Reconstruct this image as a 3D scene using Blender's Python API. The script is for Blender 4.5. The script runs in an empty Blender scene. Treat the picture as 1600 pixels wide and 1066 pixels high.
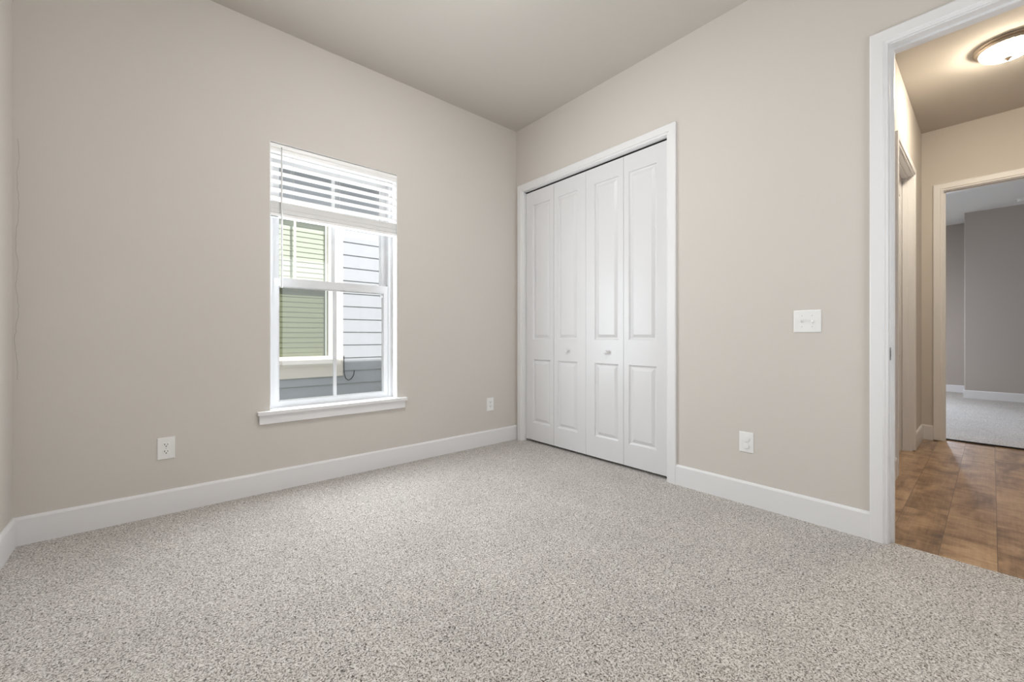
import bpy, bmesh, math, random
from mathutils import Vector, Matrix

random.seed(7)
S = bpy.context.scene
COL = S.collection
R = math.radians

# ------------------------------------------------------------------ measures (metres)
HC = 1.01                      # camera height
XL, XC, YW, H = -0.526, 2.703, 3.076, 3.04
YS = -0.85                     # wall behind the camera
WT = 0.115
XH, YH, YHS = 5.80, 0.46, -1.75      # hall end wall, hall near side wall, hall far side wall
XB, XA, YB, YBN, YBS = 10.05, 10.95, 0.295, 2.40, -3.0   # second bedroom
YN = 6.0                       # neighbouring house

# ------------------------------------------------------------------ camera
cam = bpy.data.objects.new('camera', bpy.data.cameras.new('camera'))
COL.objects.link(cam)
S.camera = cam
cam.location = (0, 0, HC)
cam.rotation_euler = (R(90), 0, R(-40.716))
cam.data.sensor_width = 36
cam.data.lens = 645.43 / 1600 * 36
cam.data.shift_y = -6.66 / 1600
cam.data.clip_start = 0.02

# ------------------------------------------------------------------ view, world, sun, daylight at the windows, added south fill
S.view_settings.view_transform = 'Standard'
S.view_settings.look = 'None'
S.view_settings.gamma = 1
S.view_settings.exposure = 0.10
S.view_settings.use_curve_mapping = False
S.cycles.diffuse_bounces = 6
S.cycles.max_bounces = 14
S.cycles.transparent_max_bounces = 16

W = bpy.data.worlds.new('sky')
S.world = W
W.use_nodes = True
bg = W.node_tree.nodes['Background']
bg.inputs[0].default_value = (0.88, 0.94, 1.0, 1)
bg.inputs[1].default_value = 1.8

def light(name, kind, loc, rot, energy, color, **kw):
    d = bpy.data.lights.new(name, kind)
    d.energy = energy
    d.color = color
    for k, v in kw.items():
        setattr(d, k, v)
    o = bpy.data.objects.new(name, d)
    COL.objects.link(o)
    o.location = loc
    o.rotation_euler = rot
    return o

# sun from behind the house, about 48 degrees up, onto the neighbouring wall
sd = Vector((-0.26, 0.66, -0.74))
light('sun', 'SUN', (0, -5, 12), sd.to_track_quat('-Z', 'Y').to_euler(), 5.0, (1.0, 0.98, 0.95), angle=R(0.6))
# daylight entering by the bedroom window and by the second bedroom's window
light('daylight_bedroom', 'AREA', (1.0035, YW + 0.060, 1.17), (R(-90), 0, 0), 29, (0.88, 0.95, 1.0),
      shape='RECTANGLE', size=0.86, size_y=1.26)
light('daylight_bedroom_upper', 'AREA', (1.0035, YW + 0.082, 2.03), (R(-90), 0, 0), 2.6, (0.95, 0.975, 1.0),
      shape='RECTANGLE', size=0.86, size_y=0.44)
light('south_fill_light', 'AREA', (1.95, YS - 0.06, 1.40), (R(90), 0, 0), 9, (0.96, 0.98, 1.0),
      shape='RECTANGLE', size=0.9, size_y=1.70)  # unseen fill light, added behind the camera to brighten the room
light('daylight_second_bedroom', 'AREA', (9.1, YBN + 0.03, 1.55), (R(-38), 0, 0), 40, (0.86, 0.91, 1.0),
      shape='RECTANGLE', size=1.6, size_y=1.4)
light('daylight_second_bedroom_end', 'AREA', (XA + 0.02, 1.45, 1.45), (R(82), 0, R(97)), 46, (0.74, 0.84, 1.0),
      shape='RECTANGLE', size=1.2, size_y=1.4, spread=R(75))
FILL_LAMP_BEDROOM = 124.0  # strength of the added bedroom fill lamp
LAMP_HALL = 110.0

# ------------------------------------------------------------------ materials
def s2l(c):
    return tuple(((v / 255 / 12.92) if v <= 10 else ((v / 255 + 0.055) / 1.055) ** 2.4) for v in c) + (1,)

def newmat(name):
    m = bpy.data.materials.new(name)
    m.use_nodes = True
    nt = m.node_tree
    return m, nt, nt.nodes['Principled BSDF']

def nd(nt, typ, **kw):
    n = nt.nodes.new(typ)
    for k, v in kw.items():
        if k.startswith('i_'):
            n.inputs[k[2:].replace('_', ' ')].default_value = v
        else:
            setattr(n, k, v)
    return n

def plain(name, rgb, rough=0.5, metal=0.0, bump=0.0, scale=60, spec=0.5, mottle=0.0):
    m, nt, b = newmat(name)
    b.inputs['Base Color'].default_value = s2l(rgb)
    b.inputs['Roughness'].default_value = rough
    b.inputs['Metallic'].default_value = metal
    b.inputs['Specular IOR Level'].default_value = spec
    tc = nd(nt, 'ShaderNodeTexCoord')
    n = nd(nt, 'ShaderNodeTexNoise', i_Scale=scale, i_Detail=3.0)
    nt.links.new(tc.outputs['Object'], n.inputs['Vector'])
    rr = nd(nt, 'ShaderNodeMapRange')
    rr.inputs[3].default_value = max(0.02, rough - 0.05); rr.inputs[4].default_value = min(1.0, rough + 0.05)
    nt.links.new(n.outputs['Fac'], rr.inputs[0])
    nt.links.new(rr.outputs[0], b.inputs['Roughness'])
    if bump:
        bp = nd(nt, 'ShaderNodeBump', i_Strength=bump, i_Distance=0.002)
        nt.links.new(n.outputs['Fac'], bp.inputs['Height'])
        nt.links.new(bp.outputs[0], b.inputs['Normal'])
    if mottle:
        mx = nd(nt, 'ShaderNodeMix', data_type='RGBA')
        c = s2l(rgb)
        mx.inputs[6].default_value = tuple(v * (1 - mottle) for v in c[:3]) + (1,)
        mx.inputs[7].default_value = tuple(min(1, v * (1 + mottle)) for v in c[:3]) + (1,)
        n2 = nd(nt, 'ShaderNodeTexNoise', i_Scale=2.2, i_Detail=4.0)
        nt.links.new(tc.outputs['Object'], n2.inputs['Vector'])
        nt.links.new(n2.outputs['Fac'], mx.inputs[0])
        nt.links.new(mx.outputs[2], b.inputs['Base Color'])
    return m

def carpet_mat(name):
    m, nt, b = newmat(name)
    L = nt.links.new
    b.inputs['Roughness'].default_value = 0.95
    b.inputs['Specular IOR Level'].default_value = 0.1
    b.inputs['Sheen Weight'].default_value = 0.25
    tc = nd(nt, 'ShaderNodeTexCoord')
    # curly flecks of the pile
    wn = nd(nt, 'ShaderNodeTexNoise', i_Scale=55.0, i_Detail=2.0)
    L(tc.outputs['Object'], wn.inputs['Vector'])
    sc = nd(nt, 'ShaderNodeVectorMath', operation='SCALE')
    sc.inputs['Scale'].default_value = 0.022
    L(wn.outputs['Color'], sc.inputs[0])
    ad = nd(nt, 'ShaderNodeVectorMath', operation='ADD')
    L(tc.outputs['Object'], ad.inputs[0])
    L(sc.outputs[0], ad.inputs[1])
    n1 = nd(nt, 'ShaderNodeTexNoise', i_Scale=178.0, i_Detail=3.0, i_Roughness=0.65)
    L(ad.outputs[0], n1.inputs['Vector'])
    rp = nd(nt, 'ShaderNodeValToRGB')
    e = rp.color_ramp.elements
    e[0].position = 0.39; e[0].color = s2l((74, 67, 60))
    e[1].position = 0.62; e[1].color = s2l((232, 228, 223))
    k = e.new(0.43); k.color = s2l((156, 148, 140))
    k = e.new(0.51); k.color = s2l((199, 193, 187))
    L(n1.outputs['Fac'], rp.inputs[0])
    # broad mottling where the pile has been brushed different ways
    n2 = nd(nt, 'ShaderNodeTexNoise', i_Scale=3.0, i_Detail=5.0, i_Roughness=0.6)
    L(tc.outputs['Object'], n2.inputs['Vector'])
    mr = nd(nt, 'ShaderNodeMapRange')
    mr.inputs[1].default_value = 0.3; mr.inputs[2].default_value = 0.7
    mr.inputs[3].default_value = 0.90; mr.inputs[4].default_value = 1.04
    L(n2.outputs['Fac'], mr.inputs[0])
    mu = nd(nt, 'ShaderNodeVectorMath', operation='SCALE')
    L(rp.outputs[0], mu.inputs[0])
    L(mr.outputs[0], mu.inputs['Scale'])
    L(mu.outputs[0], b.inputs['Base Color'])
    bp = nd(nt, 'ShaderNodeBump', i_Strength=0.75, i_Distance=0.006)
    L(n1.outputs['Fac'], bp.inputs['Height'])
    L(bp.outputs[0], b.inputs['Normal'])
    return m

def wood_mat(name):
    m, nt, b = newmat(name)
    L = nt.links.new
    tc = nd(nt, 'ShaderNodeTexCoord')
    mp = nd(nt, 'ShaderNodeMapping')
    mp.inputs['Location'].default_value = (0.27, 0.017 + 0.18 * 20, 0)
    L(tc.outputs['Object'], mp.inputs['Vector'])
    br = nd(nt, 'ShaderNodeTexBrick', offset=0.37, offset_frequency=2)
    br.inputs['Color1'].default_value = (0, 0, 0, 1)
    br.inputs['Color2'].default_value = (1, 1, 1, 1)
    br.inputs['Mortar'].default_value = (0.5, 0.5, 0.5, 1)
    br.inputs['Scale'].default_value = 1.0
    br.inputs['Mortar Size'].default_value = 0.0012
    br.inputs['Mortar Smooth'].default_value = 0.2
    br.inputs['Brick Width'].default_value = 0.92
    br.inputs['Row Height'].default_value = 0.18
    L(mp.outputs[0], br.inputs['Vector'])
    # per-plank shift of the grain
    sh = nd(nt, 'ShaderNodeVectorMath', operation='SCALE')
    sh.inputs['Scale'].default_value = 7.0
    L(br.outputs['Color'], sh.inputs[0])
    ad = nd(nt, 'ShaderNodeVectorMath', operation='ADD')
    L(tc.outputs['Object'], ad.inputs[0]); L(sh.outputs[0], ad.inputs[1])
    m2 = nd(nt, 'ShaderNodeMapping'); m2.inputs['Scale'].default_value = (2.6, 7.0, 1)
    L(ad.outputs[0], m2.inputs['Vector'])
    g1 = nd(nt, 'ShaderNodeTexNoise', i_Scale=1.0, i_Detail=6.0, i_Roughness=0.6, i_Distortion=0.55)
    L(m2.outputs[0], g1.inputs['Vector'])
    m3 = nd(nt, 'ShaderNodeMapping'); m3.inputs['Scale'].default_value = (4.0, 110.0, 1)
    L(ad.outputs[0], m3.inputs['Vector'])
    g2 = nd(nt, 'ShaderNodeTexNoise', i_Scale=1.0, i_Detail=3.0, i_Distortion=0.4)
    L(m3.outputs[0], g2.inputs['Vector'])
    a1 = nd(nt, 'ShaderNodeMath', operation='MULTIPLY_ADD')
    a1.inputs[1].default_value = 0.22
    L(g2.outputs['Fac'], a1.inputs[0]); L(g1.outputs['Fac'], a1.inputs[2])
    a2 = nd(nt, 'ShaderNodeMath', operation='MULTIPLY_ADD')
    a2.inputs[1].default_value = 0.24
    L(br.outputs['Color'], a2.inputs[0]); L(a1.outputs[0], a2.inputs[2])
    # darker scraped bands lying across the boards
    m4 = nd(nt, 'ShaderNodeMapping'); m4.inputs['Scale'].default_value = (8.5, 4.0, 1)
    L(ad.outputs[0], m4.inputs['Vector'])
    g3 = nd(nt, 'ShaderNodeTexNoise', i_Scale=1.0, i_Detail=7.0, i_Roughness=0.68, i_Distortion=0.8)
    L(m4.outputs[0], g3.inputs['Vector'])
    a3 = nd(nt, 'ShaderNodeMath', operation='MULTIPLY_ADD')
    a3.inputs[1].default_value = 0.85
    L(g3.outputs['Fac'], a3.inputs[0]); L(a2.outputs[0], a3.inputs[2])
    a2 = nd(nt, 'ShaderNodeMath', operation='SUBTRACT'); a2.inputs[1].default_value = 0.425
    L(a3.outputs[0], a2.inputs[0])
    rp = nd(nt, 'ShaderNodeValToRGB')
    e = rp.color_ramp.elements
    e[0].position = 0.38; e[0].color = s2l((84, 60, 42))
    e[1].position = 0.98; e[1].color = s2l((208, 174, 134))
    k = e.new(0.56); k.color = s2l((132, 100, 69))
    k = e.new(0.74); k.color = s2l((176, 140, 103))
    L(a2.outputs[0], rp.inputs[0])
    mx = nd(nt, 'ShaderNodeMix', data_type='RGBA')
    mx.inputs[7].default_value = s2l((98, 76, 55))
    L(br.outputs['Fac'], mx.inputs[0]); L(rp.outputs[0], mx.inputs[6])
    L(mx.outputs[2], b.inputs['Base Color'])
    b.inputs['Roughness'].default_value = 0.30
    b.inputs['Coat Weight'].default_value = 0.5
    b.inputs['Coat Roughness'].default_value = 0.16
    bp = nd(nt, 'ShaderNodeBump', i_Strength=0.25, i_Distance=0.001)
    inv = nd(nt, 'ShaderNodeMath', operation='SUBTRACT'); inv.inputs[0].default_value = 1
    L(br.outputs['Fac'], inv.inputs[1]); L(inv.outputs[0], bp.inputs['Height'])
    L(bp.outputs[0], b.inputs['Normal'])
    return m

def glass_mat(name, tint=(1, 1, 1), ior=1.45):
    m = bpy.data.materials.new(name); m.use_nodes = True
    nt = m.node_tree; nt.nodes.clear()
    out = nd(nt, 'ShaderNodeOutputMaterial')
    tr = nd(nt, 'ShaderNodeBsdfTransparent'); tr.inputs[0].default_value = tint + (1,)
    gl = nd(nt, 'ShaderNodeBsdfGlossy'); gl.inputs['Roughness'].default_value = 0.02
    lw = nd(nt, 'ShaderNodeLayerWeight', i_Blend=0.5)
    pw = nd(nt, 'ShaderNodeMath', operation='POWER'); pw.inputs[1].default_value = 5.0
    nt.links.new(lw.outputs['Facing'], pw.inputs[0])
    fr = nd(nt, 'ShaderNodeMath', operation='MULTIPLY_ADD')
    f0 = ((ior - 1) / (ior + 1)) ** 2
    fr.inputs[1].default_value = 1 - f0; fr.inputs[2].default_value = f0
    nt.links.new(pw.outputs[0], fr.inputs[0])
    mx = nd(nt, 'ShaderNodeMixShader')
    nt.links.new(fr.outputs[0], mx.inputs[0])
    nt.links.new(tr.outputs[0], mx.inputs[1]); nt.links.new(gl.outputs[0], mx.inputs[2])
    nt.links.new(mx.outputs[0], out.inputs[0])
    return m

def dome_mat(name, col, strength):
    m, nt, b = newmat(name)
    b.inputs['Base Color'].default_value = (0.9, 0.88, 0.84, 1)
    b.inputs['Emission Color'].default_value = col + (1,)
    b.inputs['Emission Strength'].default_value = strength
    b.inputs['Roughness'].default_value = 0.3
    return m

def slat_mat(name, rgb):
    m, nt, b = newmat(name)
    b.inputs['Base Color'].default_value = s2l(rgb)
    b.inputs['Roughness'].default_value = 0.4
    tl = nd(nt, 'ShaderNodeBsdfTranslucent'); tl.inputs[0].default_value = s2l(rgb)
    mx = nd(nt, 'ShaderNodeMixShader'); mx.inputs[0].default_value = 0.10
    out = nt.nodes['Material Output']
    nt.links.new(b.outputs[0], mx.inputs[1]); nt.links.new(tl.outputs[0], mx.inputs[2])
    nt.links.new(mx.outputs[0], out.inputs[0])
    return m

M = dict(
    wall=plain('wall_paint', (208, 203, 197), 0.75, bump=0.12, scale=140, spec=0.25, mottle=0.012),
    caulk=plain('dark_paint_line', (176, 168, 158), 0.8),
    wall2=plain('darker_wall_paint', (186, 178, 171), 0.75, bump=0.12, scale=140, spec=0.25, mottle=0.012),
    ceil=plain('ceiling_paint', (202, 197, 190), 0.9, bump=0.15, scale=90, spec=0.15, mottle=0.01),
    ceil2=plain('white_ceiling_paint', (236, 236, 236), 0.9, bump=0.1, scale=90, spec=0.15),
    trim=plain('white_trim_paint', (230, 230, 231), 0.38),
    door=plain('white_door_paint', (221, 221, 223), 0.34),
    vinyl=plain('white_vinyl', (214, 215, 217), 0.35, bump=0.02),
    plastic=plain('white_plastic', (236, 236, 235), 0.32, bump=0.02),
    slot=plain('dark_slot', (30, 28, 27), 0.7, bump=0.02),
    carpet=carpet_mat('speckled_carpet'),
    wood=wood_mat('brown_plank'),
    nickel=plain('brushed_nickel', (190, 178, 165), 0.3, 1.0, bump=0.02, scale=200),
    bronze=plain('aged_nickel', (104, 92, 80), 0.45, 0.9, bump=0.02, scale=200),
    steel=plain('satin_steel', (150, 150, 150), 0.35, 1.0, bump=0.02, scale=200),
    glass=glass_mat('clear_glass'),
    tinted=glass_mat('green_tinted_glass', (0.975, 0.98, 0.97)),
    screen=glass_mat('fine_insect_screen', (0.97, 0.972, 0.975), 1.02),
    dense_screen=glass_mat('dense_insect_screen', (0.765, 0.772, 0.715), 1.02),
    slat=slat_mat('white_blind_slat', (244, 244, 242)),
    rail=plain('white_blind_rail', (240, 240, 239), 0.4, bump=0.05, scale=90),
    cord=plain('pale_cord', (205, 205, 203), 0.6, bump=0.05),
    wand=plain('clear_grey_wand', (226, 227, 228), 0.25, bump=0.01),
    siding=plain('white_siding', (180, 182, 186), 0.7, bump=0.2, scale=60),
    ntrim=plain('white_exterior_trim', (240, 230, 219), 0.6, bump=0.05),
    nblind=plain('pale_green_blind', (192, 197, 183), 0.6, bump=0.03),
    soffit=plain('grey_soffit', (150, 152, 156), 0.8, bump=0.05),
    shingle=plain('grey_shingle', (96, 94, 92), 0.9, bump=0.5, scale=20, mottle=0.2),
    ground=plain('grass_strip', (96, 110, 70), 0.95, bump=0.6, scale=30, mottle=0.25),
    cable=plain('black_cable', (52, 50, 50), 0.5, bump=0.02),
    dome_hall=dome_mat('warm_lit_glass', (1.0, 0.875, 0.69), LAMP_HALL),
    dome_fill=dome_mat('fill_lamp_glass', (1.0, 0.995, 0.985), FILL_LAMP_BEDROOM),
)

# ------------------------------------------------------------------ builders
def box(bm, x0, x1, y0, y1, z0, z1):
    v = [bm.verts.new(p) for p in ((x0, y0, z0), (x1, y0, z0), (x1, y1, z0), (x0, y1, z0),
                                   (x0, y0, z1), (x1, y0, z1), (x1, y1, z1), (x0, y1, z1))]
    for f in ((0, 3, 2, 1), (4, 5, 6, 7), (0, 1, 5, 4), (1, 2, 6, 5), (2, 3, 7, 6), (3, 0, 4, 7)):
        bm.faces.new([v[i] for i in f])
    return v

def boxes(*bs):
    bm = bmesh.new()
    for b in bs:
        box(bm, *b)
    return bm

def bevel(bm, w, seg=2):
    bmesh.ops.bevel(bm, geom=list(bm.edges), offset=w, segments=seg, affect='EDGES', profile=0.5)
    return bm

def lathe(bm, prof, n=48, axis='z', at=(0, 0, 0), cap=True):
    """prof: list of (radius, height)."""
    rings = []
    for r, h in prof:
        ring = []
        for i in range(n):
            a = 2 * math.pi * i / n
            c, s = r * math.cos(a), r * math.sin(a)
            p = {'z': (c, s, h), 'y': (c, h, s), 'x': (h, c, s)}[axis]
            ring.append(bm.verts.new(Vector(p) + Vector(at)))
        rings.append(ring)
    for a, b in zip(rings, rings[1:]):
        for i in range(n):
            bm.faces.new((a[i], a[(i + 1) % n], b[(i + 1) % n], b[i]))
    if cap:
        bm.faces.new(rings[0]); bm.faces.new(rings[-1])
    return bm

def tube(bm, pts, r, n=10):
    pts = [Vector(p) for p in pts]
    rings = []
    for i, p in enumerate(pts):
        d = (pts[min(i + 1, len(pts) - 1)] - pts[max(i - 1, 0)]).normalized()
        u = d.orthogonal().normalized() if i == 0 else (u - d * u.dot(d)).normalized()
        w = d.cross(u)
        rings.append([bm.verts.new(p + r * (math.cos(2 * math.pi * k / n) * u + math.sin(2 * math.pi * k / n) * w)) for k in range(n)])
    for a, b in zip(rings, rings[1:]):
        for i in range(n):
            bm.faces.new((a[i], a[(i + 1) % n], b[(i + 1) % n], b[i]))
    bm.faces.new(rings[0]); bm.faces.new(rings[-1])
    return bm

def root_of(o):
    while o.parent:
        o = o.parent
    return o

def obj(name, bm, mat, parent=None, smooth=False, label=None):
    """One mesh, built in world coordinates; a child is stored relative to its thing's base."""
    bmesh.ops.recalc_face_normals(bm, faces=list(bm.faces))
    if parent is not None:
        o0 = Vector(root_of(parent).location)
        for v in bm.verts:
            v.co -= o0
    me = bpy.data.meshes.new(name)
    bm.to_mesh(me); bm.free()
    me.materials.append(mat)
    if smooth:
        for p in me.polygons:
            p.use_smooth = True
        try:
            me.set_sharp_from_angle(angle=R(35))
        except Exception:
            pass
    o = bpy.data.objects.new(name, me)
    COL.objects.link(o)
    if parent is not None:
        o.parent = parent
    if label:
        o['label'] = label
    return o

def tag(o, label, cat, group=None, kind=None):
    o['label'] = label; o['category'] = cat
    if group: o['group'] = group
    if kind: o['kind'] = kind
    return o

def thing(name, loc, label, cat, group=None, kind=None):
    o = bpy.data.objects.new(name, None)
    COL.objects.link(o)
    o.location = loc
    o.empty_display_size = 0.05
    return tag(o, label, cat, group, kind)

def struct(name, bm, mat, label, cat, smooth=False):
    return tag(obj(name, bm, mat, smooth=smooth), label, cat, kind='structure')

def copy_thing(src, loc, label):
    """A thing, its parts and their sub-parts."""
    c = src.copy(); COL.objects.link(c); c.location = loc; c['label'] = label
    def rec(a, b):
        for ch in a.children:
            d = ch.copy(); COL.objects.link(d); d.parent = b
            rec(ch, d)
    rec(src, c)
    return c

def wall_bm(axis, p0, p1, u0, u1, z0, z1, holes=()):
    """A wall slab between p0 and p1 on its normal axis, running u0..u1, with rectangular holes (ua, ub, za, zb)."""
    us = sorted({u0, u1, *[h[0] for h in holes], *[h[1] for h in holes]})
    zs = sorted({z0, z1, *[h[2] for h in holes], *[h[3] for h in holes]})
    bm = bmesh.new()
    V = {}
    def vert(p, u, z):
        k = (p, u, z)
        if k not in V:
            V[k] = bm.verts.new((p, u, z) if axis == 'x' else (u, p, z))
        return V[k]
    solid = {}
    for i in range(len(us) - 1):
        for j in range(len(zs) - 1):
            cu, cz = (us[i] + us[i + 1]) / 2, (zs[j] + zs[j + 1]) / 2
            solid[i, j] = not any(h[0] < cu < h[1] and h[2] < cz < h[3] for h in holes)
    for (i, j), s in solid.items():
        if not s:
            continue
        ua, ub, za, zb = us[i], us[i + 1], zs[j], zs[j + 1]
        for p in (p0, p1):
            bm.faces.new((vert(p, ua, za), vert(p, ub, za), vert(p, ub, zb), vert(p, ua, zb)))
        for di, dj, e in ((-1, 0, ((ua, za), (ua, zb))), (1, 0, ((ub, za), (ub, zb))), (0, -1, ((ua, za), (ub, za))), (0, 1, ((ua, zb), (ub, zb)))):
            if not solid.get((i + di, j + dj), False):
                (a, b), (c, d) = e
                bm.faces.new((vert(p0, a, b), vert(p1, a, b), vert(p1, c, d), vert(p0, c, d)))
    return bm

CASING = [(0, 0), (0, .009), (.003, .011), (.012, .011), (.017, .0175), (.060, .0185), (.066, .016), (.066, 0)]
def casing(bm, f, u0, u1, vt, v0=0.0, prof=CASING):
    """Mitred casing round an opening u0..u1, up to vt; f(u, v, d) gives the point d proud of the wall."""
    rows = []
    for s, d in prof:
        rows.append([bm.verts.new(f(*p)) for p in ((u0 - s, v0, d), (u0 - s, vt + s, d), (u1 + s, vt + s, d), (u1 + s, v0, d))])
    for a, b in zip(rows, rows[1:]):
        for k in range(3):
            bm.faces.new((a[k], a[k + 1], b[k + 1], b[k]))
    for k in range(3):
        a, b = rows[-1], rows[0]
        bm.faces.new((a[k], a[k + 1], b[k + 1], b[k]))
    bm.faces.new([r[0] for r in rows]); bm.faces.new([r[3] for r in rows])
    return bm

BB = 0.1365
def baseboard(bm, axis, p, sgn, u0, u1, z0=-0.006, h=BB, t=0.0146, m0=0.0, m1=0.0):
    """Baseboard on the wall plane p, proud towards sgn; m0, m1 mitre the two ends."""
    prof = [(0, z0), (t, z0), (t, h - .012), (t - .004, h - .004), (t - .009, h), (0, h)]
    ends = []
    for u, mm in ((u0, m0), (u1, -m1)):
        ends.append([bm.verts.new((p + sgn * d, u + mm * d / t, z) if axis == 'x' else (u + mm * d / t, p + sgn * d, z)) for d, z in prof])
    n = len(prof)
    for i in range(n):
        bm.faces.new((ends[0][i], ends[0][(i + 1) % n], ends[1][(i + 1) % n], ends[1][i]))
    bm.faces.new(ends[0]); bm.faces.new(ends[1])
    return bm

# ================================================================== the shell
FY0, FY1, FZ = -0.56, 0.305, 2.425          # doorway to the second bedroom, between jambs
# ---- floors
struct('floor', boxes((XL - .1, 2.735, YS - .1, YW + .1, -.05, 0)), M['carpet'],
       'speckled grey beige carpet covering the empty bedroom floor', 'carpet')
struct('floor_hall', boxes((2.735, 5.900, YHS - .1, YH + .10, -.06, -.008)), M['wood'],
       'brown wood plank floor of the hall beyond the open doorway', 'floor')
struct('floor_second_bedroom', boxes((5.912, XA + .1, YBS - .1, YBN + .1, -.05, .006)), M['carpet'],
       'grey carpet of the second bedroom seen past the hall', 'carpet')
struct('floor_closet', boxes((2.735, 3.42, 1.3, YW + .1, -.05, 0)), M['carpet'], 'carpet inside the closet behind the bifold doors', 'carpet')

struct('carpet_edge_shadow', boxes((5.900, 5.912, FY0, FY1, -.02, .006)), M['slot'],
       'dark strip for the shadow gap where the hall planks meet the second bedroom carpet', 'shadow strip')  # shadow gap at the carpet edge, put in as a dark strip

# ---- ceilings
struct('ceiling', boxes((XL - .1, XC + .05, YS - .1, YW + .1, H, H + .1)), M['ceil'],
       'plain pale ceiling above the carpeted bedroom', 'ceiling')
struct('ceiling_hall', boxes((XC + .05, XH + .05, YHS - .1, YW + .1, H, H + .1)), M['ceil'],
       'warm lit ceiling of the hall around the dome lamp', 'ceiling')
struct('ceiling_second_bedroom', boxes((XH + .05, XA + .1, YBS - .1, YBN + .1, H, H + .1)), M['ceil2'],
       'bluish lit ceiling of the second bedroom beyond the hall', 'ceiling')

# ---- bedroom walls
WX0, WX1, WZ0, WZ1 = 0.561, 1.446, 0.505, 2.294
CY0, CY1, CZ = 1.482, 2.968, 2.412          # closet opening, between jambs
EY0, EY1, EZ = -0.50, 0.325, 2.432         # bedroom doorway, between jambs
JT = 0.018
wn = struct('wall_north', wall_bm('y', YW, YW + .20, XL - .2, 3.42, -.05, H + .02, [(WX0, WX1, WZ0, WZ1)]), M['wall'],
       'beige bedroom wall around the window', 'wall')
cw, cp = 0.0, []
for k in range(66):
    cw = cw * .80 + random.uniform(-.0034, .0034)
    cp.append((XL + .017 + cw + .0025 * math.sin(.45 * k), YW + .0002, .80 + .018 * k))
obj('caulk_line', tube(bmesh.new(), cp, .0009, 6), M['caulk'], wn, smooth=True, label='thin wavy paint line down the corner')
struct('wall_east', wall_bm('x', XC, XC + WT, YS - WT, YW, -.05, H,
                            [(CY0 - JT, CY1 + JT, -.05, CZ + JT), (EY0 - JT, EY1 + JT, -.05, EZ + JT)]), M['wall'],
       'beige bedroom wall with the closet, switch plate and doorway', 'wall')
struct('wall_west', wall_bm('x', XL - .2, XL, YS - WT, YW + .0, -.05, H + .02), M['wall'],
       'narrow strip of beige wall at the left edge of the bedroom', 'wall')
struct('wall_south', wall_bm('y', YS - WT, YS, XL, XC, -.05, H + .02, [(1.49, 2.41, .52, 2.28)]), M['wall'],  # opening cut for the added fill light
       'beige bedroom wall behind the viewpoint, opposite the window', 'wall')
# closet inside
struct('wall_closet', boxes((3.42, 3.50, 1.30, YW + .2, -.05, H), (XC + WT, 3.42, 1.22, 1.30, -.05, H)), M['wall'],
       'walls inside the closet behind the bifold doors', 'wall')

# ---- hall walls
DX0, DX1, DZ = 4.135, 5.085, 2.432          # hall side door, between jambs
struct('wall_hall_north', wall_bm('y', YH, YH + WT, XC + WT, XH, -.05, H, [(DX0 - JT, DX1 + JT, -.05, DZ + JT)]), M['wall'],
       'tan hall wall seen edge on with the side door', 'wall')
struct('wall_hall_south', wall_bm('y', YHS - WT, YHS, XC + WT, XH, -.05, H), M['wall'],
       'hall wall opposite the side door', 'wall')
struct('wall_hall_west', wall_bm('x', XC, XC + WT, YHS - WT, YS - WT, -.05, H), M['wall'],
       'short hall wall continuing past the bedroom', 'wall')
struct('wall_hall_east', wall_bm('x', XH, XH + WT, YBS, YBN, -.05, H, [(FY0 - JT, FY1 + JT, -.05, FZ + JT)]), M['wall'],
       'tan end wall of the hall above and beside the second doorway', 'wall')

# ---- second bedroom walls; the bump-out corner is slightly rounded
bm = bmesh.new()
rad, pts = 0.012, []
pts = [(XB, YBS)] + [(XB + rad - rad * math.cos(a), YB - rad + rad * math.sin(a)) for a in [R(15 * k) for k in range(7)]] + [(XA, YB), (XA, YBS)]
lo = [bm.verts.new((x, y, -.05)) for x, y in pts]; hi = [bm.verts.new((x, y, H)) for x, y in pts]
for i in range(len(pts)):
    j = (i + 1) % len(pts)
    bm.faces.new((lo[i], lo[j], hi[j], hi[i]))
bm.faces.new(lo); bm.faces.new(hi)
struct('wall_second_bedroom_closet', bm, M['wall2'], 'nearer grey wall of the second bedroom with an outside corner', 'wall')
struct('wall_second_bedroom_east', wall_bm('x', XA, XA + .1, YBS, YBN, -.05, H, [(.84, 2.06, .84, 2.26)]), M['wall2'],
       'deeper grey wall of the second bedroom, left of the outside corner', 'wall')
struct('wall_second_bedroom_north', wall_bm('y', YBN, YBN + .15, XH, XA + .1, -.05, H, [(8.28, 9.92, .80, 2.30)]), M['wall2'],
       'second bedroom wall to the left, out of view', 'wall')
struct('wall_second_bedroom_south', boxes((XH, XA + .1, YBS - .1, YBS, -.05, H)), M['wall2'],
       'second bedroom wall to the right, out of view', 'wall')
struct('roof', boxes((-1.1, 11.6, -4.0, 3.66, H + .10, H + .24)), M['shingle'], 'roof slab with eaves over the rooms', 'roof')

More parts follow.
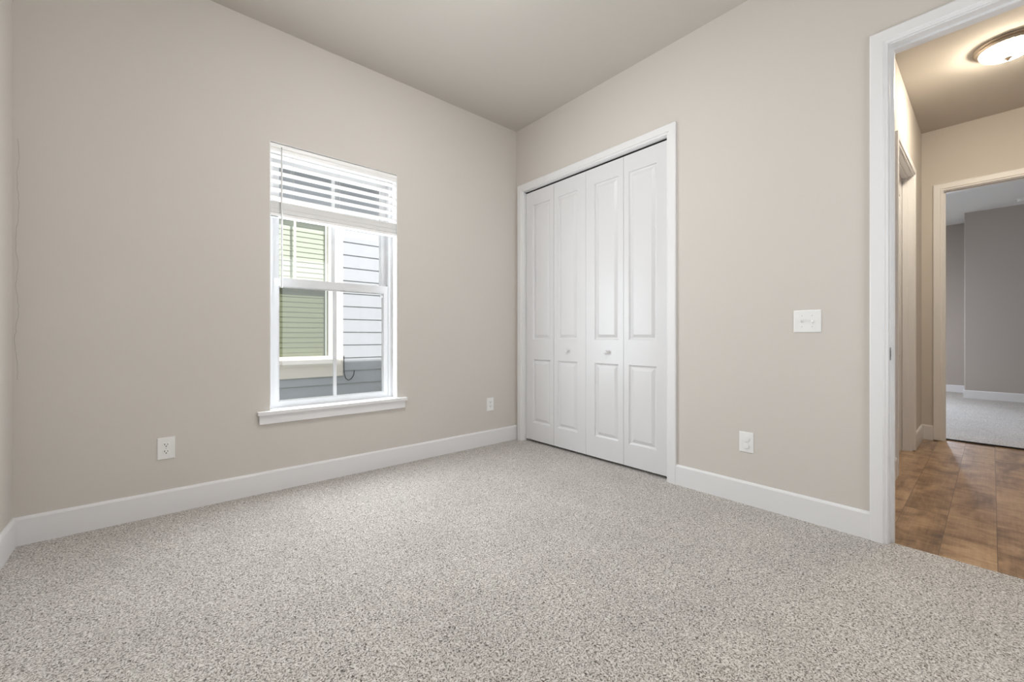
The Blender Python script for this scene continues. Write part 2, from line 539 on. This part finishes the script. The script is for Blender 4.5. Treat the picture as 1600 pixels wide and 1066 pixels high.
# ---- baseboards
bm = bmesh.new(); baseboard(bm, 'y', YW, -1, XL, XC, m0=.0146, m1=0.0)
struct('baseboard_north', bm, M['trim'], 'white baseboard under the window', 'baseboard')
bm = bmesh.new(); baseboard(bm, 'x', XL, 1, YS, YW, m1=.0146)
struct('baseboard_west', bm, M['trim'], 'white baseboard at the left edge of the bedroom', 'baseboard')
bm = bmesh.new(); baseboard(bm, 'x', XC, -1, EY1 + .066 + .006, CY0 - .066 - .006)
baseboard(bm, 'x', XC, -1, YS, EY0 - .072)
struct('baseboard_east', bm, M['trim'], 'white baseboard between the closet and the open doorway', 'baseboard')
bm = bmesh.new(); baseboard(bm, 'y', YS, 1, XL, XC)
struct('baseboard_south', bm, M['trim'], 'white baseboard behind the viewpoint', 'baseboard')
bm = bmesh.new(); baseboard(bm, 'y', YH, -1, XC + WT, DX0 - .072, z0=-.012); baseboard(bm, 'y', YH, -1, DX1 + .072, XH, z0=-.012)
struct('baseboard_hall_north', bm, M['trim'], 'white baseboard along the hall wall beside the side door', 'baseboard')
bm = bmesh.new(); baseboard(bm, 'x', XH, -1, FY1 + .072, YH, z0=-.012); baseboard(bm, 'x', XH, -1, YHS, FY0 - .072, z0=-.012)
struct('baseboard_hall_east', bm, M['trim'], 'short white baseboard at the end of the hall', 'baseboard')
bm = bmesh.new(); baseboard(bm, 'x', XB, -1, YBS, YB, m1=-.0146)
baseboard(bm, 'y', YB, 1, XB, XA, m0=-.0146)
struct('baseboard_second_bedroom', bm, M['trim'], 'white baseboard on the nearer wall of the second bedroom', 'baseboard')
bm = bmesh.new(); baseboard(bm, 'x', XA, -1, YB, YBN)
struct('baseboard_second_bedroom_east', bm, M['trim'], 'white baseboard on the deeper wall of the second bedroom', 'baseboard')

# ---- door trims: casing on the room side, jambs through the wall
def jambs(bm, axis, p0, p1, u0, u1, zt, stop=None):
    def bx(ua, ub, za, zb, pa=p0, pb=p1):
        box(bm, *((pa, pb, ua, ub) if axis == 'x' else (ua, ub, pa, pb)), za, zb)
    bx(u0 - JT, u0, -.01, zt + JT); bx(u1, u1 + JT, -.01, zt + JT); bx(u0, u1, zt, zt + JT)
    if stop:
        a, b = stop
        bx(u0, u0 + .011, -.01, zt - .011, a, b); bx(u1 - .011, u1, -.01, zt - .011, a, b); bx(u0, u1, zt - .011, zt, a, b)

RV = .006
bm = casing(bmesh.new(), lambda u, v, d: (XC - d, u, v), CY0 - RV, CY1 + RV, CZ + RV)
jambs(bm, 'x', XC, XC + WT, CY0, CY1, CZ)
struct('trim_1', bm, M['trim'], 'white stepped casing framing the bifold closet doors', 'door casing')
bm = casing(bmesh.new(), lambda u, v, d: (XC - d, u, v), EY0 - RV, EY1 + RV, EZ + RV)
casing(bm, lambda u, v, d: (XC + WT + d, u, v), EY0 - RV, EY1 + RV, EZ + RV)
jambs(bm, 'x', XC, XC + WT, EY0, EY1, EZ, stop=(XC + .045, XC + .08))
t2 = struct('trim_2', bm, M['trim'], 'white casing and jamb of the open bedroom doorway', 'door casing')
bm = boxes((XC + .008, XC + .036, EY1 - .0016, EY1 + .0, .895, .957), (XC + .002, XC + .012, EY1 - .003, EY1 - .0006, .905, .947))
sp = obj('strike_plate', bm, M['steel'], t2, label='small metal strike plate')
obj('latch_hole', boxes((XC + .018, XC + .029, EY1 - .0022, EY1 - .0012, .912, .940)), M['slot'], sp, label='dark latch hole')
bm = casing(bmesh.new(), lambda u, v, d: (u, YH - d, v), DX0 - RV, DX1 + RV, DZ + RV)
jambs(bm, 'y', YH, YH + WT, DX0, DX1, DZ, stop=(YH + .03, YH + .066))
struct('trim_3', bm, M['trim'], 'white casing of the side door on the hall wall', 'door casing')
bm = casing(bmesh.new(), lambda u, v, d: (XH - d, u, v), FY0 - RV, FY1 + RV, FZ + RV)
casing(bm, lambda u, v, d: (XH + WT + d, u, v), FY0 - RV, FY1 + RV, FZ + RV)
jambs(bm, 'x', XH, XH + WT, FY0, FY1, FZ, stop=(XH + .035, XH + .07))
struct('trim_4', bm, M['trim'], 'cream lit casing of the doorway at the end of the hall', 'door casing')

# ---- the closet's two bifold doors and the hall door
def panel_leaf(bm, f, w, h, panels, th=0.035):
    """A moulded leaf: f(u, v, d) with u 0..w, v 0..h, d proud of the face. panels: (u0, u1, v0, v1)."""
    rings = [(0.0, 0.0), (.005, -.009), (.013, -.0115), (.018, -.0115), (.042, -.002)]
    us = sorted({0, w, *[p[0] for p in panels], *[p[1] for p in panels]})
    vs = sorted({0, h, *[p[2] for p in panels], *[p[3] for p in panels]})
    q = lambda pts: bm.faces.new([bm.verts.new(f(*p)) for p in pts])
    for i in range(len(us) - 1):
        for j in range(len(vs) - 1):
            cu, cv = (us[i] + us[i + 1]) / 2, (vs[j] + vs[j + 1]) / 2
            if not any(p[0] < cu < p[1] and p[2] < cv < p[3] for p in panels):
                q([(us[i], vs[j], 0), (us[i + 1], vs[j], 0), (us[i + 1], vs[j + 1], 0), (us[i], vs[j + 1], 0)])
    for a, b, c, d in panels:
        loops = [[(a + s, c + s, e), (b - s, c + s, e), (b - s, d - s, e), (a + s, d - s, e)] for s, e in rings]
        for l0, l1 in zip(loops, loops[1:]):
            for k in range(4):
                q([l0[k], l0[(k + 1) % 4], l1[(k + 1) % 4], l1[k]])
        q(loops[-1])
    for e in ([(0, 0), (w, 0)], [(w, 0), (w, h)], [(w, h), (0, h)], [(0, h), (0, 0)]):
        (a, b), (c, d) = e
        q([(a, b, 0), (c, d, 0), (c, d, -th), (a, b, -th)])
    q([(0, 0, -th), (0, h, -th), (w, h, -th), (w, 0, -th)])
    bmesh.ops.remove_doubles(bm, verts=list(bm.verts), dist=1e-5)
    return bm

XD = XC + .030                 # face of the closet doors
ZD0, ZD1 = 0.022, 2.400
leaf_w = (CY1 - CY0 - .012) / 4
def knob(parent, y, z):
    k = lathe(bmesh.new(), [(.0095, 0), (.0095, -.004), (.0065, -.007), (.0062, -.013), (.0125, -.017), (.0160, -.022), (.0165, -.027), (.0145, -.031), (.008, -.0335), (.001, -.034)],
              28, 'x', (XD, y, z))
    obj('knob', k, M['door'], parent, smooth=True)

def bifold(n, ystart, label, knob_leaf, knob_y):
    t = thing('door_%d' % n, (XD, ystart - leaf_w, ZD0), label, 'closet door', kind='structure')
    for k in range(2):
        y1 = ystart - k * (leaf_w + .001)
        outer, inner = .092, .046
        a, b = (outer, inner) if k == 0 else (inner, outer)
        ps = [(a, leaf_w - b, .190 - ZD0, .795 - ZD0), (a, leaf_w - b, .985 - ZD0, 2.268 - ZD0)]
        bm = panel_leaf(bmesh.new(), lambda u, v, d: (XD - d, y1 - u, ZD0 + v), leaf_w - .002, ZD1 - ZD0, ps)
        lf = obj('leaf', bm, M['door'], t)
        if k == knob_leaf:
            knob(lf, knob_y, .886)
    return t
bifold(1, CY1 - .006, 'white bifold closet door nearer the corner by the window', 1, 2.424)
bifold(2, CY1 - .006 - 2 * leaf_w - .001, 'white bifold closet door nearer the light switch', 0, 2.006)
# the head track that shows as a dark gap
struct('trim_5', boxes((XD - .002, XD + .028, CY0 + .002, CY1 - .002, CZ - .006, CZ)), M['slot'],
       'dark track in the gap over the closet doors', 'door track')

t = thing('door_3', (DX0, YH + .07, 0), 'white side door set back in the hall wall', 'door', kind='structure')
w = DX1 - DX0 - .006
ps = [(.12, w / 2 - .05, .22, .85), (w / 2 + .05, w - .12, .22, .85), (.12, w / 2 - .05, 1.05, 2.25), (w / 2 + .05, w - .12, 1.05, 2.25)]
bm = panel_leaf(bmesh.new(), lambda u, v, d: (DX0 + .003 + u, YH + .068 - d, .004 + v), w, DZ - .008, ps)
obj('leaf', bm, M['door'], t)
bm = lathe(bmesh.new(), [(.03, 0), (.03, -.006), (.012, -.012), (.012, -.035), (.026, -.042), (.028, -.055), (.02, -.066), (.001, -.068)], 28, 'y', (DX0 + .07, YH + .068, .95))
obj('knob', bm, M['nickel'], t, smooth=True)

# ================================================================== the bedroom window
win = thing('window_1', (1.0035, YW + .09, WZ0), 'white single hung bedroom window with one upright bar per sash', 'window', kind='structure')
fx0, fx1, fz0, fz1 = WX0, WX1, .528, WZ1
fy0, fy1 = YW + .088, YW + .190
fw = .034
bm = boxes((fx0, fx0 + fw, fy0, fy1, fz0, fz1), (fx1 - fw, fx1, fy0, fy1, fz0, fz1),
           (fx0 + fw, fx1 - fw, fy0, fy1, fz1 - .036, fz1), (fx0 + fw, fx1 - fw, fy0, fy1, WZ0, fz0 + .006))
box(bm, fx0 + fw, fx0 + fw + .008, fy0 + .045, fy0 + .052, fz0, fz1 - .036)
box(bm, fx1 - fw - .008, fx1 - fw, fy0 + .045, fy0 + .052, fz0, fz1 - .036)
obj('window_frame', bm, M['vinyl'], win)

def sash(name, x0, x1, y0, y1, z0, z1, st, rb, rtp, bead=.006):
    bm = boxes((x0, x0 + st, y0, y1, z0, z1), (x1 - st, x1, y0, y1, z0, z1),
               (x0 + st, x1 - st, y0, y1, z0, z0 + rb), (x0 + st, x1 - st, y0, y1, z1 - rtp, z1))
    gx0, gx1, gz0, gz1 = x0 + st, x1 - st, z0 + rb, z1 - rtp
    ym = (y0 + y1) / 2
    for b in ((gx0, gx0 + bead, y0 + .006, y1 - .004, gz0, gz1), (gx1 - bead, gx1, y0 + .006, y1 - .004, gz0, gz1),
              (gx0 + bead, gx1 - bead, y0 + .006, y1 - .004, gz0, gz0 + bead), (gx0 + bead, gx1 - bead, y0 + .006, y1 - .004, gz1 - bead, gz1)):
        box(bm, *b)
    o = obj(name, bm, M['vinyl'], win)
    obj('muntin', boxes((1.0035 - .011, 1.0035 + .011, ym - .009, ym + .009, gz0, gz1)), M['vinyl'], o)
    obj('glass_pane', boxes((gx0 + .003, gx1 - .003, ym - .0015, ym + .0015, gz0 + .003, gz1 - .003)), M['glass'], o)
    return o
lo_s = sash('lower_sash', fx0 + fw, fx1 - fw, YW + .094, YW + .126, fz0 + .006, 1.413, .036, .034, .058)
up_s = sash('upper_sash', fx0 + fw, fx1 - fw, YW + .134, YW + .164, 1.360, fz1 - .036, .042, .040, .052)
obj('jamb_liner', boxes((WX0, WX0 + .004, YW + .001, fy0, fz0, WZ1), (WX1 - .004, WX1, YW + .001, fy0, fz0, WZ1), (WX0 + .004, WX1 - .004, YW + .001, fy0, WZ1 - .003, WZ1)), M['trim'], win)
obj('insect_screen', boxes((fx0 + fw + .002, fx1 - fw - .002, YW + .176, YW + .1765, fz0 + .006, 1.39)), M['screen'], win)
obj('tilt_latch', boxes((1.345, 1.366, YW + .0905, YW + .095, 1.322, 1.340)), M['vinyl'], lo_s)

bm = bmesh.new()
box(bm, .489, 1.520, YW - .034, YW + .0005, .503, .527)
box(bm, WX0 + .0005, WX1 - .0005, YW, YW + .095, .505, .527)
st = struct('trim_6', bevel(bm, .003, 2), M['trim'], 'white window stool with apron under the bedroom window', 'window sill')
obj('apron', bevel(boxes((.500, 1.508, YW - .019, YW, .444, .5035)), .002, 1), M['trim'], st)

# ================================================================== the blind
bl = thing('window_blind', (1.0035, YW + .03, WZ1), 'white slatted blind raised to the upper third of the bedroom window', 'blind')
bx0, bx1 = WX0 + .004, WX1 - .004
obj('head_rail', boxes((bx0, bx1, YW + .012, YW + .066, 2.246, 2.290)), M['rail'], bl)
bm = bmesh.new()                            # moulded valance
pr = [(YW + .012, 2.284), (YW + .002, 2.284), (YW + .000, 2.279), (YW + .000, 2.262), (YW + .004, 2.254), (YW + .004, 2.236), (YW + .012, 2.236)]
e0 = [bm.verts.new((bx0, y, z)) for y, z in pr]; e1 = [bm.verts.new((bx1, y, z)) for y, z in pr]
for i in range(len(pr)):
    j = (i + 1) % len(pr)
    bm.faces.new((e0[i], e0[j], e1[j], e1[i]))
bm.faces.new(e0); bm.faces.new(e1)
obj('valance', bm, M['rail'], bl)
def slat(bm, z, tilt, yc=YW + .036, w=.050, t=.0028):
    n, P = 6, []
    for k in range(n + 1):
        s = (k / n - .5)
        a, c = s * w, .0022 * (1 - (2 * s) ** 2)
        P.append((yc + a * math.cos(tilt) - c * math.sin(-tilt), z - a * math.sin(tilt) + c * math.cos(tilt)))
    top = [(y, z + t / 2) for y, z in P]; bot = [(y, z - t / 2) for y, z in reversed(P)]
    ring = top + bot
    a0 = [bm.verts.new((bx0 + .002, y, z)) for y, z in ring]; a1 = [bm.verts.new((bx1 - .002, y, z)) for y, z in ring]
    for i in range(len(ring)):
        j = (i + 1) % len(ring)
        bm.faces.new((a0[i], a0[j], a1[j], a1[i]))
    bm.faces.new(a0); bm.faces.new(a1)
for z in (2.212, 2.157, 2.102, 2.047, 1.992, 1.937):
    bm = bmesh.new(); slat(bm, z, R(9))
    obj('slat', bm, M['slat'], bl, smooth=True)
bm = bmesh.new()
nz = 18
for k in range(nz):
    slat(bm, 1.833 + k * .0041 + random.uniform(-.0004, .0004), R(random.uniform(-.6, .6)), yc=YW + .030 + random.uniform(-.0012, .0012), t=.0032)
obj('slat_stack', bm, M['rail'], bl)
obj('bottom_rail', bevel(boxes((bx0, bx1, YW + .003, YW + .057, 1.808, 1.829)), .003, 2), M['rail'], bl)
obj('rail_shadow_gap', boxes((bx0 + .004, bx0 + .048, YW + .006, YW + .03, 1.8055, 1.8085)), M['slot'], bl, label='dark strip for the shadow gap under the bottom rail')  # dark box stands in for the shadow below the rail
for x in (.70, 1.0035, 1.31):
    bm = bmesh.new()
    for y in (YW + .010, YW + .061):
        tube(bm, [(x, y, 1.828), (x, y, 2.25)], .0009, 6)
    tube(bm, [(x + .012, YW + .036, 1.828), (x + .012, YW + .036, 2.25)], .0008, 6)
    obj('ladder_cord', bm, M['cord'], bl, smooth=True)
bm = tube(bmesh.new(), [(.628, YW - .012, 2.236), (.628, YW - .012, 1.36)], .0052, 8)
lathe(bm, [(.0042, 0), (.006, -.004), (.006, -.022), (.0035, -.027), (.001, -.028)], 10, 'z', (.628, YW - .012, 1.363))
wd = obj('tilt_wand', bm, M['wand'], bl, smooth=True)
obj('wand_hook', tube(bmesh.new(), [(.628, YW + .004, 2.262), (.628, YW - .010, 2.262), (.628, YW - .014, 2.252), (.628, YW - .012, 2.232)], .0022, 8), M['steel'], wd, smooth=True)

# ================================================================== outlets and the switch plate
def plate(bm, f, w, h, t=.006, c=.004):
    """A plate with a chamfered edge; f(u, v, d)."""
    l0 = [(-w / 2, -h / 2), (w / 2, -h / 2), (w / 2, h / 2), (-w / 2, h / 2)]
    def ring(s, d):
        return [bm.verts.new(f(u - math.copysign(s, u), v - math.copysign(s, v), d)) for u, v in l0]
    rs = [ring(0, 0), ring(0, t * .45), ring(c * .4, t * .85), ring(c, t)]
    for a, b in zip(rs, rs[1:]):
        for k in range(4):
            bm.faces.new((a[k], a[(k + 1) % 4], b[(k + 1) % 4], b[k]))
    bm.faces.new(rs[-1]); bm.faces.new(rs[0])
    return bm

def disc(bm, f, u0, v0, r, d0, d1, n=24, flat=None):
    """A disc proud of the plate; flat clips it above and below, as on a duplex socket face."""
    a = []
    for k in range(n):
        u, v = r * math.cos(2 * math.pi * k / n), r * math.sin(2 * math.pi * k / n)
        if flat:
            v = max(-flat, min(flat, v))
        a.append((u0 + u, v0 + v))
    lo = [bm.verts.new(f(u, v, d0)) for u, v in a]; hi = [bm.verts.new(f(u0 + (u - u0) * .96, v0 + (v - v0) * .96, d1)) for u, v in a]
    for k in range(n):
        bm.faces.new((lo[k], lo[(k + 1) % n], hi[(k + 1) % n], hi[k]))
    bm.faces.new(lo); bm.faces.new(hi)
    return bm

def pbox(bm, f, u0, u1, v0, v1, d0, d1):
    v = [bm.verts.new(f(*p)) for p in ((u0, v0, d0), (u1, v0, d0), (u1, v1, d0), (u0, v1, d0), (u0, v0, d1), (u1, v0, d1), (u1, v1, d1), (u0, v1, d1))]
    for q in ((0, 3, 2, 1), (4, 5, 6, 7), (0, 1, 5, 4), (1, 2, 6, 5), (2, 3, 7, 6), (3, 0, 4, 7)):
        bm.faces.new([v[i] for i in q])
    return bm

ox, oz = .042, .374
fN = lambda u, v, d: (ox + u, YW - d, oz + v)
ot = thing('wall_outlet', (ox, YW, oz), 'white wall outlet low on the wall left of the window', 'outlet', 'duplex outlets on the window wall')
obj('cover_plate', plate(bmesh.new(), fN, .079, .124), M['plastic'], ot)
for s in (1, -1):
    r = obj('receptacle', disc(bmesh.new(), fN, 0, s * .0195, .0172, .005, .0078, 32, .0142), M['plastic'], ot)
    bm = pbox(bmesh.new(), fN, -.0082, -.0052, s * .0195 - .001, s * .0195 + .0085, .0074, .0082)
    pbox(bm, fN, .0052, .0078, s * .0195 - .001, s * .0195 + .0070, .0074, .0082)
    disc(bm, fN, 0, s * .0195 - .0072, .0031, .0074, .0082, 12)
    obj('slot', bm, M['slot'], r, label='dark plug slots')
obj('screw', disc(bmesh.new(), fN, 0, 0, .0032, .005, .0072, 14), M['cord'], ot)
copy_thing(ot, (2.375, YW, .376), 'white wall outlet right of the window, near the closet corner')

fy, fz = .968, .373
fE = lambda u, v, d: (XC - d, fy - u, fz + v)
o3 = thing('wall_outlet', (XC, fy, fz), 'white wall outlet with two round plug covers under the light switch', 'outlet')
obj('cover_plate', plate(bmesh.new(), fE, .080, .122), M['plastic'], o3)
for s in (1, -1):
    bm = lathe(bmesh.new(), [(.0178, -.005), (.0178, -.0095), (.0165, -.0120), (.0120, -.0128), (.001, -.0128)], 32, 'x', (XC, fy, fz + s * .0205))
    obj('plug_cover', bm, M['plastic'], o3, smooth=True, label='round white plug cover')
obj('screw', disc(bmesh.new(), fE, 0, 0, .0032, .005, .0068, 14), M['cord'], o3)

sy, sz = .660, 1.095
fS = lambda u, v, d: (XC - d, sy - u, sz + v)
sw = thing('light_switch', (XC, sy, sz), 'white double toggle switch plate on the wall left of the open doorway', 'light switch')
obj('cover_plate', plate(bmesh.new(), fS, .126, .122), M['plastic'], sw)
for u0, up in ((-.0232, 1), (.0232, -1)):
    bm = bmesh.new()
    w0, h0 = .0055, .0122
    # bezel slot, then the lever tipped up or down
    pbox(bm, fS, u0 - w0, u0 + w0, -h0, h0, .005, .0068)
    a = [(-.0042, -.0085 if up > 0 else -.0045), (.0042, -.0085 if up > 0 else -.0045), (.0042, .0045 if up > 0 else .0085), (-.0042, .0045 if up > 0 else .0085)]
    lo = [bm.verts.new(fS(u0 + u, v, .0062)) for u, v in a]
    hi = [bm.verts.new(fS(u0 + u * .78, v * .55 + up * .0115, .0195)) for u, v in a]
    for k in range(4):
        bm.faces.new((lo[k], lo[(k + 1) % 4], hi[(k + 1) % 4], hi[k]))
    bm.faces.new(lo); bm.faces.new(hi)
    obj('toggle', bm, M['plastic'], sw)
    for v0 in (.030, -.030):
        obj('screw', disc(bmesh.new(), fS, u0, v0, .0031, .005, .0069, 14), M['cord'], sw)

# ================================================================== ceiling lights and the smoke detector
def ceiling_light(loc, dome, label):
    x, y, z = loc
    t = thing('ceiling_light', loc, label, 'ceiling light', 'flush dome ceiling lights')
    obj('trim_ring', lathe(bmesh.new(), [(.08, 0), (.163, 0), (.166, -.006), (.163, -.013), (.156, -.017), (.158, -.024), (.153, -.033), (.145, -.037), (.137, -.037), (.137, -.02)], 72, 'z', loc, cap=False),
        M['nickel'], t, smooth=True)
    pr = [(.137 * math.cos(a), -.036 - .060 * math.sin(a)) for a in [R(90 * k / 14) for k in range(14)]] + [(.004, -.096)]
    d = obj('glass_dome', lathe(bmesh.new(), pr, 72, 'z', loc, cap=False), dome, t, smooth=True, label='glowing white glass dome')
    obj('finial', lathe(bmesh.new(), [(.002, -.092), (.019, -.094), (.020, -.099), (.013, -.104), (.010, -.111), (.006, -.117), (.001, -.119)], 24, 'z', loc), M['bronze'], t, smooth=True)
    return t
ceiling_light((4.47, -.073, H), M['dome_hall'], 'glowing white dome ceiling light in a metal ring in the hall')
ceiling_light((1.10, 1.55, H), M['dome_fill'], 'added unseen dome light filling the carpeted bedroom')  # fill lamp out of view, added to brighten the bedroom

sm = thing('smoke_detector', (9.62, -.30, H), 'small round white smoke detector on the second bedroom ceiling', 'smoke detector')
obj('base_ring', lathe(bmesh.new(), [(.070, 0), (.070, -.010), (.066, -.012), (.001, -.012)], 40, 'z', (9.62, -.30, H)), M['plastic'], sm, smooth=True)
obj('detector_body', lathe(bmesh.new(), [(.060, -.012), (.060, -.030), (.052, -.040), (.030, -.044), (.001, -.044)], 40, 'z', (9.62, -.30, H)), M['plastic'], sm, smooth=True)

# ================================================================== outside the window: the neighbouring house
struct('ground', boxes((-8, 14, YW + .2, YN + 6, -.6, -.42)), M['ground'], 'grass strip between the two houses', 'ground')
hs = thing('house', (2.0, YN, -.42), 'white lap sided neighbouring house seen through the bedroom window', 'house')
gx0, gx1, gz0, gz1 = .86, 1.805, .745, 2.60          # neighbour's glass
bm = bmesh.new()                                      # lap siding, one mesh
LAP, Z0 = .183, .715 - 7 * .183
tx1, tx0 = gx1 + .19, gx0 - .19
tz0, tz1 = .46, gz1 + .18
for k in range(22):
    za, zb = Z0 + k * LAP, Z0 + (k + 1) * LAP
    if zb > 3.36: break
    for xa, xb in ((-4, tx0), (tx1, 8), (tx0, tx1)):
        if xa == tx0:
            if zb <= tz0 or za >= tz1: pass
            elif za < tz0 < zb: za2, zb2 = za, tz0
            elif za < tz1 < zb: pass
            else: continue
        z_hi, z_lo = zb, za
        if xa == tx0 and za < tz0 < zb: z_hi = tz0
        if xa == tx0 and za < tz1 < zb: z_lo = tz1
        a = YN - .013 * (zb - z_lo) / LAP - .002
        b = YN - .013 * (zb - z_hi) / LAP - .002
        v = [bm.verts.new(p) for p in ((xa, a, z_lo), (xb, a, z_lo), (xb, b, z_hi), (xa, b, z_hi),
                                       (xa, YN + .02, z_lo), (xb, YN + .02, z_lo), (xb, YN + .02, z_hi), (xa, YN + .02, z_hi))]
        for f in ((0, 1, 2, 3), (4, 7, 6, 5), (0, 4, 5, 1), (1, 5, 6, 2), (2, 6, 7, 3), (3, 7, 4, 0)):
            bm.faces.new([v[i] for i in f])
obj('siding', bm, M['siding'], hs)
obj('house_wall', wall_bm('y', YN + .02, YN + .16, -4, 8, -.45, 3.4, [(gx0 - .05, gx1 + .05, gz0 - .05, gz1 + .05)]), M['ntrim'], hs)
bm = boxes((gx0 - .19, gx0 - .045, YN - .026, YN + .02, tz0, tz1), (gx1 + .045, gx1 + .19, YN - .026, YN + .02, tz0, tz1),
           (gx0 - .045, gx1 + .045, YN - .026, YN + .02, gz1 + .045, tz1), (gx0 - .045, gx1 + .045, YN - .024, YN + .02, tz0, gz0 - .10),
           (gx0 - .20, gx1 + .12, YN - .055, YN + .02, gz0 - .10, gz0 - .045))
obj('window_trim', bm, M['ntrim'], hs)
bm = boxes((gx0 - .045, gx0, YN - .012, YN + .08, gz0 - .045, gz1 + .045), (gx1, gx1 + .045, YN - .012, YN + .08, gz0 - .045, gz1 + .045),
           (gx0, gx1, YN - .012, YN + .08, gz1, gz1 + .045), (gx0, gx1, YN - .012, YN + .08, gz0 - .045, gz0),
           (gx0, gx1, YN + .005, YN + .08, 1.66, 1.73), (1.375, 1.400, YN + .012, YN + .03, 1.73, gz1))
nw = obj('window_frame', bm, M['ntrim'], hs)
obj('glass_pane', boxes((gx0, gx1, YN + .040, YN + .044, gz0, gz1)), M['tinted'], nw)
obj('insect_screen', boxes((gx0, gx1, YN + .004, YN + .0045, gz0, 1.66)), M['dense_screen'], nw)
obj('soffit', boxes((-4, 8, YN - .40, YN + .1, 3.28, 3.32)), M['soffit'], hs)
bm = bmesh.new()
pr = [(YN - .42, 3.26), (YN - .40, 3.26), (YN - .40, 3.36), (YN + 4, 5.2), (YN + 4, 5.35), (YN - .46, 3.42)]
e0 = [bm.verts.new((-4.2, y, z)) for y, z in pr]; e1 = [bm.verts.new((8.2, y, z)) for y, z in pr]
for i in range(len(pr)):
    j = (i + 1) % len(pr)
    bm.faces.new((e0[i], e0[j], e1[j], e1[i]))
bm.faces.new(e0); bm.faces.new(e1)
obj('roof', bm, M['shingle'], hs)

nb = thing('window_blind', (1.33, YN + .09, gz1), 'closed pale green blind behind the glass of the neighbouring house', 'blind')
bm = bmesh.new()
zz = gz1 + .03
sp_ = .068
P = []
while zz - sp_ > gz0 - .045:
    P += [(YN + .094, zz), (YN + .085, zz - sp_ + .004), (YN + .094, zz - sp_ + .0035)]
    zz -= sp_
a0 = [bm.verts.new((gx0 - .03, y, z)) for y, z in P]; a1 = [bm.verts.new((gx1 - .012, y, z)) for y, z in P]
b0 = [bm.verts.new((gx0 - .03, y + .003, z)) for y, z in P]; b1 = [bm.verts.new((gx1 - .012, y + .003, z)) for y, z in P]
for i in range(len(P) - 1):
    bm.faces.new((a0[i], a0[i + 1], a1[i + 1], a1[i])); bm.faces.new((b0[i], b1[i], b1[i + 1], b0[i + 1]))
obj('slats', bm, M['nblind'], nb)

pc = [(2.006, YN - .032, .74), (2.006, YN - .034, .60), (2.008, YN - .036, .50), (2.026, YN - .038, .425), (2.062, YN - .038, .392), (2.105, YN - .038, .41), (2.14, YN - .038, .46), (2.15, YN - .038, .53)]
tag(obj('cable', tube(bmesh.new(), pc, .006, 8), M['cable'], smooth=True), 'thin dark cable curling below the sunlit siding of the neighbouring house', 'cable')
